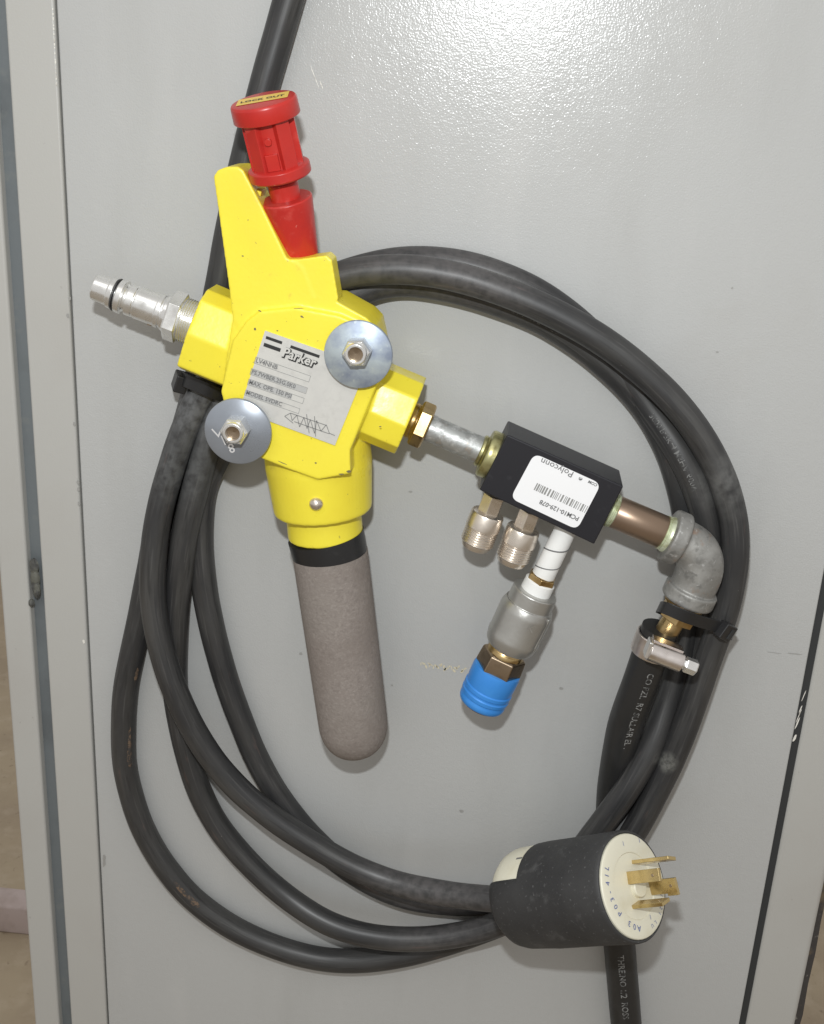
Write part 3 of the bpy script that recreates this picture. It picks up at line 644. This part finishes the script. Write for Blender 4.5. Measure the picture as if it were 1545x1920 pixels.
zz = [(534, 780), (545, 774), (548, 788), (557, 778), (562, 800), (570, 782), (576, 803), (582, 786), (590, 812), (594, 788), (602, 808), (612, 796), (618, 812), (628, 816)]
for (a, b_) in list(zip(zz, zz[1:])) + [((545, 774), (612, 797)), ((552, 790), (618, 813)), ((575, 776), (580, 812)), ((590, 780), (592, 818)), ((534, 780), (550, 793))]:
    pa, pb = at(*a), at(*b_); dx, dy = pb[0] - pa[0], pb[1] - pa[1]; l_ = math.hypot(dx, dy) or 1; nx, ny = -dy / l_ * .55 * k, dx / l_ * .55 * k
    mb.add([org2 + ux * (pa[0] + nx) + uy * (pa[1] + ny), org2 + ux * (pb[0] + nx) + uy * (pb[1] + ny), org2 + ux * (pb[0] - nx) + uy * (pb[1] - ny), org2 + ux * (pa[0] - nx) + uy * (pa[1] - ny)], [[0, 1, 2, 3]], 5)
M['plate_grey'] = mat('label_grey_band', (0.42, 0.42, 0.41), 0.45)
mb.build('nameplate', [M['plate'], M['ink'], M['plate'], M['grey_ink'], M['plate_grey'], M['mid_ink']], body)
# --- washers and bolts
def washer(px, py, rpx, h, m, label, nut):
    c = P(px, py, h); k = SC(px, py, h); R = rpx * k
    mb = MB(); st = [(0, R * .12), (0, R - .0004), (.0003, R), (.0017, R), (.0021, R - .0004), (.0021, R * .12)]
    mb.lathe(c, V((0, -1, 0)), st, 72, up=V((0, 0, 1)), cap=False)
    wo = mb.build('washer', m, A, angle=50, label=label)
    mb = MB(); c2 = c + V((0, -.002, .0022)); HN = .0085 if nut else .0095; ph = math.pi / 6 + (.12 if nut else 0)
    mb.lathe(c2, V((0, -1, 0)), [(0, .0070), (HN - .0012, .0070), (HN, .0062), (HN, .0040)], 6, up=V((0, 0, 1)), phase=ph, cap=False)
    mb.lathe(c2, V((0, -1, 0)), [(HN - .002, .0058), (HN + .0008, .0054), (HN + .0016, .0048), (HN + .0016, .0036), (HN - .001, .0034)], 28, up=V((0, 0, 1)), cap=False)
    mb.lathe(c2, V((0, -1, 0)), [(HN - .0012, .0036), (HN - .0014, .0001)], 28, up=V((0, 0, 1)), m=1, cap=False)
    # shank behind the washer
    mb.lathe(c + V((0, .0, 0)), V((0, 1, 0)), [(0, .004), (h - .001, .004)], 16, up=V((0, 0, 1)))
    mb.build('bolt', [M['steel'], M['bronze']], wo, angle=30, bevel=.0002)
    return wo, c, k
washer(672.5, 663.5, 64.5, .0675, M['zinc'], 'bluish mottled steel washer at upper right of the nameplate', True)
wo, wc, wk = washer(447.5, 807.5, 63.5, .0675, M['zinc2'], 'plain grey steel washer stamped with a fraction at lower left', False)
mb = MB()
M['stamp'] = mat('bright_stamped_figures', (0.85, 0.85, 0.86), 0.35, 0.6)
for s, px, py, ang in (("7", 404, 812, -112), ("/", 416, 828, -140), ("8", 433, 841, -160)):
    a = math.radians(ang); u_ = V((math.cos(a), 0, math.sin(a))); v_ = V((-math.sin(a), 0, math.cos(a)))
    put_text(mb, s, P(px, py, .0699) - u_ * .0020 - v_ * .0024, u_, v_, .0068, 0, .012)
STUFF(mb.build('washer_stamp', M['stamp'], wo))

# --- left plug fitting
p0, ad, L = axis_px((177, 537, HA), (378, 612, HA)); k = mm(275, 575)
KR = 1.12
W = lambda l: [(t * k, rr * k) for t, rr in l]
mb = MB()
WF = lambda l: [(t * k * 1.07, rr * k * 1.12) for t, rr in l]
mb.lathe(p0, ad, WF([(0, 14), (0, 20), (2, 22), (4, 22.5), (28, 23.5), (30, 26), (36, 26.5), (38, 27), (39, 24), (44, 24), (45, 28), (55, 29), (57, 24), (60, 22), (63, 23), (64, 27), (76, 27), (77, 26), (79, 26), (80, 27.5), (118, 27.5), (119, 29), (126, 29), (127, 27.5), (130, 27.5), (131, 30), (140, 32)]), 48)
mb.lathe(p0, ad, WF([(138, 40), (141, 43), (160, 43), (163, 39)]), 6, phase=.35)
th = [(162, 34)] + [(164 + i * 2.0, 36 + (2.0 if i % 2 else 0)) for i in range(22)]
mb.lathe(p0, ad, WF(th), 40, m=1)
pf = mb.build('plug_fitting', [M['steel'], M['steel']], A, angle=30, bevel=.0002, label='bright steel male air plug with black ring')
mb = MB(); mb.lathe(p0, ad, WF([(40, 24), (40.2, 27), (40.8, 28), (42.2, 28), (42.8, 27), (42.8, 24)]), 40, cap=False); mb.build('o_ring', M['black_plastic'], pf)
mb = MB(); mb.box(p0 + ad * 108 * k + V((0, 0, -.0082)), ad * .0009, V((0, .001, 0)), V((0, 0, .0012))); mb.build('release_tab', M['bronze'], pf)

# --- right bushing, nipple, ring
p0, ad, L = axis_px((772, 788, HA), (932, 858, HA)); k = mm(850, 820)
mb = MB(); mb.lathe(p0, ad, W([(-8, 33), (4, 35), (4, 33), (8, 35), (10, 35)]), 40, m=0)
mb.lathe(p0, ad, W([(8, 40), (11, 44), (31, 44), (34, 40)]), 6, phase=.22)
mb.build('hex_bushing', M['brass'], A, angle=25, bevel=.0003, label='brass hexagon bushing at the right port of the valve')
mb = MB(); mb.lathe(p0, ad, W([(28, 25), (150, 26), (165, 26)]), 40); mb.build('pipe_nipple', M['galv'], A, label='short mottled galvanised pipe nipple left of the manifold')
mb = MB(); mb.lathe(p0, ad, W([(138, 27), (140, 30), (144, 31), (144, 28), (148, 32), (150, 44), (153, 46), (160, 46), (170, 46)]), 48); mb.build('thread_ring', M['olive_zinc'], A)
# --- manifold
HF, HB = .050, .0235
f = [P(951, 815, HF), P(1169, 912, HF), P(1114, 1021, HF), P(899, 919, HF)]
mb = MB(); mb.prism(f, HF, HB)
man = mb.build('manifold_block', M['black_metal'], A, bevel=.0007, label='black rectangular manifold block with white barcode label')
mb = MB()
cs = [P(1002, 850, HF), P(1127, 907, HF), P(1082, 993, HF), P(957, 934, HF)]
def rounded(cs, rad):
    out = []
    for i, c in enumerate(cs):
        a, b_ = (cs[i - 1] - c).normalized(), (cs[(i + 1) % 4] - c).normalized()
        p_, q_ = c + a * rad, c + b_ * rad
        for j in range(7):
            t = j / 6; out.append(p_ * (1 - t) ** 2 + c * 2 * t * (1 - t) + q_ * t * t)
    return out
mb.prism(rounded(cs, .0042), HF + .0002, HF - .0004, 0)
ux = (cs[0] - cs[1]).normalized(); uy = V((0, -1, 0)).cross(ux); uy = uy if uy.z < 0 else -uy
k = mm(1040, 920, HF); TLc = cs[2]; lo = V((0, -.00025, 0))
def atl(px, py):
    return P(px, py, HF + .0003) + V((0, -.00006, 0))
put_text(mb, "PCM10-129-078", atl(1087, 970), ux, uy, 12.5 * k, 1, .025, 0, .98)
put_text(mb, "Polyconn", atl(1077, 886), ux, uy, 17 * k, 1, .005, 0, 1.06)
put_text(mb, "COM", atl(1121, 908), ux, uy, 8 * k, 1, .03); put_text(mb, "®", atl(1093, 896), ux, uy, 9 * k, 1, .04)
random.seed(3); x = 0; bo = atl(1103, 949)
while x < 105:
    wd = random.choice([1.3, 1.3, 2.2, 3.2]); strip(mb, bo, ux, uy, x * k, 0, (x + wd) * k, 15 * k, 2); x += wd + random.choice([1.6, 2.0, 3.2])
mb.build('barcode_label', [M['paper'], M['mid_ink'], M['grey_ink']], man)
mb = MB(); mb.lathe(P(1086, 870, .043) + V((0, 0, .0)), V((0, -1, 0)), [(0, .0012), (.0003, .0012)], 12)
# --- flare fittings
def flare(a, b_, lab=None):
    p0, ad, L = axis_px(a, b_); k = mm(a[0], a[1]); mb = MB()
    mb.lathe(p0, ad, [(-.004, 22 * k), (26 * k, 22 * k)], 6, phase=.2)
    st = [(20 * k, 22 * k), (23 * k, 30 * k), (27 * k, 32 * k), (54 * k, 33 * k)]
    st += [(56 * k + i * 2.6 * k, (32.5 if i % 2 else 29.5) * k) for i in range(13)]
    st += [(91 * k, 29 * k), (98 * k, 26 * k), (98 * k, 16 * k), (90 * k, 14 * k)]
    mb.lathe(p0, ad, st, 40)
    mb.build('flare_fitting', M['nickel'], A, angle=28, bevel=.0002, label=lab)
flare((923, 941, HA), (889, 1030, HA), 'nickel flare fitting nearest the valve under the manifold')
flare((990, 970, HA), (956, 1058, HA), 'nickel flare fitting in the middle under the manifold')
# --- taped nipple and blue coupler
p0, ad, L = axis_px((1062, 990, HA), (911, 1299, HA)); k = mm(980, 1160); W = lambda l: [(t * k * 1.08, rr * k) for t, rr in l]
mb = MB(); mb.lathe(p0, ad, W([(-12, 19), (0, 19.5), (3, 20), (96, 21.5), (100, 21)]), 36)
tn = mb.build('taped_nipple', M['ptfe'], A, label='short nipple wrapped in white thread tape')
mb = MB(); hel = []
for i in range(60):
    t = (16 + 74 * i / 59) * 1.08; an = 2.2 + i / 59 * 2 * math.pi * 2.1; uu = V((0, -1, 0)); uu = (uu - ad * uu.dot(ad)).normalized(); bb = ad.cross(uu)
    hel.append(p0 + ad * (t * k) + (uu * math.cos(an) + bb * math.sin(an)) * (20.7 * k))
tube(mb, hel, .00042, 6); mb.build('tape_seam', M['mid_ink'], tn)
mb = MB(); mb.lathe(p0, ad, W([(94, 24), (96, 27), (105, 28), (107, 26)]), 6, phase=.1); mb.build('brass_nut', M['brass'], A, angle=25, bevel=.0003)
mb = MB(); mb.lathe(p0, ad, W([(105, 26), (107, 28.5), (128, 29), (140, 29)]), 40); mb.build('tape_wrap', M['ptfe'], A)
mb = MB(); mb.lathe(p0, ad, W([(126, 30), (126, 41), (128, 43), (152, 43.5), (152.5, 46), (162, 50), (168, 51), (214, 50), (218, 51), (224, 50.5), (236, 48), (242, 44), (244, 34)]), 48)
for an_ in (-1.0,):
    uu = V((0, -1, 0)); uu = (uu - ad * uu.dot(ad)).normalized(); bb = ad.cross(uu); dv = uu * math.cos(an_) + bb * math.sin(an_)
    mb.box(p0 + ad * 205 * k + dv * 46 * k, ad * 36 * k, dv * 5.5 * k, ad.cross(dv) * 3 * k)
uu = V((0, -1, 0)); uu = (uu - ad * uu.dot(ad)).normalized(); bb = ad.cross(uu)
put_text(mb, "K", p0 + ad * 196 * k + uu * 51 * k + bb * (-.002), bb if bb.x > 0 else -bb, -ad, .006)
mb.build('pipe_coupling', M['stainless'], A, angle=38, bevel=.0005, label='dull grey cast reducing coupling above the blue sleeve')
mb = MB(); mb.lathe(p0, ad, W([(236, 34), (244, 34), (248, 37), (250, 34), (254, 36), (258, 36)]), 40); mb.build('brass_thread', M['brass'], A)
mb = MB(); mb.lathe(p0, ad, W([(256, 38), (260, 44), (284, 46), (300, 46)]), 6, phase=.12 + math.pi / 6)
qc = mb.build('coupler_hex', M['bronze'], A, angle=25, bevel=.0005)
mb = MB(); mb.lathe(p0, ad, W([(289, 42), (290, 46), (296, 47.5), (318, 47), (328, 46), (330, 48), (336, 48), (338, 46.2), (341, 46.2), (343, 48), (349, 47.5), (351, 45.5), (354, 45.5), (356, 46.5), (362, 46), (366, 44), (368, 40), (368, 30), (352, 28)]), 56)
mb.build('coupler_sleeve', M['blue'], A, angle=38, label='bright blue grooved sleeve of the quick coupler')
mb = MB(); mb.lathe(p0, ad, W([(350, 40), (366, 38), (371, 36), (371, 24), (355, 22)]), 40, cap=True); mb.build('coupler_core', M['bronze'], A)
# --- brown pipe and elbow
p0, ad, L = axis_px((1132, 950, HA), (1262, 1006, HA)); k = mm(1200, 980); W = lambda l: [(t * k, rr * k) for t, rr in l]
th = [(8 + i * 1.6, 33 - (i % 2) * 1.6) for i in range(10)]
mb = MB(); mb.lathe(p0, ad, W(th), 40); mb.build('thread_ring', M['green_zinc'], A)
mb = MB(); mb.lathe(p0, ad, W([(22, 30.5), (23.5, 31.5), (122, 32), (124, 31)]), 48); mb.build('plated_pipe', M['copper_pipe'], A, label='short brown plated pipe between manifold and elbow')
th = [(121 + i * 1.6, 33.5 - (i % 2) * 1.8) for i in range(5)] + [(130, 35), (136, 36), (142, 36)]
mb = MB(); mb.lathe(p0, ad, W(th), 40); mb.build('thread_ring', M['green_zinc'], A)
# elbow
ep = [(1258, 1004), (1280, 1013), (1297, 1023), (1308, 1036), (1313, 1053), (1312, 1070), (1306, 1087), (1298, 1103), (1288, 1124)]
ew = [40, 40.5, 41.5, 43, 44, 44.5, 44, 43, 42]
mb = MB(); pth = path([(a, b_, HA) for a, b_ in ep], .0015, 6)
def erad(t):
    x = t * (len(ew) - 1); i = min(int(x), len(ew) - 2); return (ew[i] + (ew[i + 1] - ew[i]) * (x - i)) * k
tube(mb, pth, erad, 40)
def collar(pp, dd, rr, ln):
    mb.lathe(pp, dd, [(0, rr * .7), (0, rr * .96), (.0008, rr), (ln - .001, rr), (ln, rr * .96), (ln + .0006, rr * .8)], 48)
e0 = (pth[6] - pth[0]).normalized(); e1 = (pth[-1] - pth[-7]).normalized()
collar(pth[0] - e0 * 5 * k, ad, 51 * k, 28 * k)
collar(pth[-1] - e1 * 26 * k, e1, 51 * k, 28 * k)
el = mb.build('elbow', M['cast'], A, angle=180, label='dull grey cast elbow turning down to the hose')
rm = el.modifiers.new('remesh', 'REMESH'); rm.mode = 'VOXEL'; rm.voxel_size = .0005; rm.use_smooth_shade = True
sm = el.modifiers.new('smooth', 'SMOOTH'); sm.factor = .5; sm.iterations = 3
# barb
p0, ad, L = axis_px((1292, 1118, HA), (1240, 1200, HA)); k = mm(1270, 1150)
mb = MB(); th = [(0, 38)] + [(4 + i * 2.4, 38 - (i % 2) * 2.2) for i in range(9)]
mb.lathe(p0, ad, W(th), 40)
mb.lathe(p0, ad, W([(26, 30), (28, 36), (52, 36), (54, 30)]), 6, phase=.1)
mb.lathe(p0, ad, W([(54, 22), (90, 22)]), 32)
mb.build('hose_barb', M['brass'], A, angle=25, bevel=.0003, label='brass hose barb screwed into the elbow')

# ------------------------------------------------------------------ cable ties
def ribbon(mb, pts, wdir, wid, th):
    k = len(pts); vs = []; fs = []
    for i, p in enumerate(pts):
        t = (pts[(i + 1) % k] - pts[i - 1]).normalized(); nn = t.cross(wdir).normalized()
        for a, b_ in ((-1, -1), (1, -1), (1, 1), (-1, 1)): vs.append(p + wdir * a * wid / 2 + nn * b_ * th / 2)
    for i in range(k):
        j = (i + 1) % k
        for q in range(4): fs.append([i * 4 + q, i * 4 + (q + 1) % 4, j * 4 + (q + 1) % 4, j * 4 + q])
    mb.add(vs, fs)
def loop(c):
    q = [P(*p) for p in c]; out = []; k = len(q)
    for i in range(k):
        a, b_, c_, e_ = q[i - 1], q[i], q[(i + 1) % k], q[(i + 2) % k]
        for j in range(6):
            t = j / 6; out.append(0.5 * ((2 * b_) + (c_ - a) * t + (2 * a - 5 * b_ + 4 * c_ - e_) * t * t + (3 * b_ - a - 3 * c_ + e_) * t ** 3))
    return out
tie = thing('cable_tie', P(1300, 1160, 0), 'wide black cable tie round the brass barb and cables below the elbow', 'cable tie', 'black cable ties')
mb = MB(); lp = loop([(1237, 1140, .034), (1240, 1138, .045), (1253, 1142, .0505), (1288, 1157, .0515), (1323, 1168, .044), (1352, 1176, .037), (1374, 1188, .028), (1366, 1190, .012), (1330, 1180, .001), (1290, 1160, .002), (1256, 1146, .012)])
wdr = (P(1236, 1205, .04) - P(1262, 1150, .04)).normalized(); ribbon(mb, lp, wdr, 24 * SC(1290, 1150, .05), .0014); mb.build('tie_strap', M['black_plastic'], tie, bevel=.0002)
mb = MB(); hc_ = P(1360, 1183, .037); lx = (P(1378, 1190, .03) - P(1340, 1172, .043)).normalized(); lz = wdr; lz = (lz - lx * lz.dot(lx)).normalized(); ln_ = lx.cross(lz)
mb.box(hc_, lx * .0052, lz * .0046, ln_ * .0028)
th_ = mb.build('tie_head', M['black_plastic'], tie, bevel=.0007)
mb = MB(); mb.box(hc_ + ln_ * (.0022 if ln_.y < 0 else -.0022) + lx * .0018, lx * .0012, lz * .0030, ln_ * .001); mb.build('tie_slot', M['dark'], th_)
tie2 = thing('cable_tie', P(345, 715, 0), 'black cable tie head sticking out under the left port of the yellow valve', 'cable tie', 'black cable ties')
wdr = (P(325, 790, .02) - P(345, 730, .02)).normalized()
mb = MB(); lp = loop([(338, 708, .012), (345, 712, .028), (370, 722, .0335), (400, 735, .032), (425, 745, .022), (432, 748, .008), (400, 738, .001), (355, 720, .001)])
ribbon(mb, lp, wdr, 26 * SC(370, 720, .03), .0014); mb.build('tie_strap', M['black_plastic'], tie2, bevel=.0002)
mb = MB(); hc_ = P(338, 716, .024); lx = V((.35, -.9, -.1)).normalized(); lz = (wdr - lx * wdr.dot(lx)).normalized(); ln_ = lx.cross(lz)
mb.box(hc_, lx * .0055, lz * .0048, ln_ * .0034); mb.build('tie_head', M['black_plastic'], tie2, bevel=.0009)
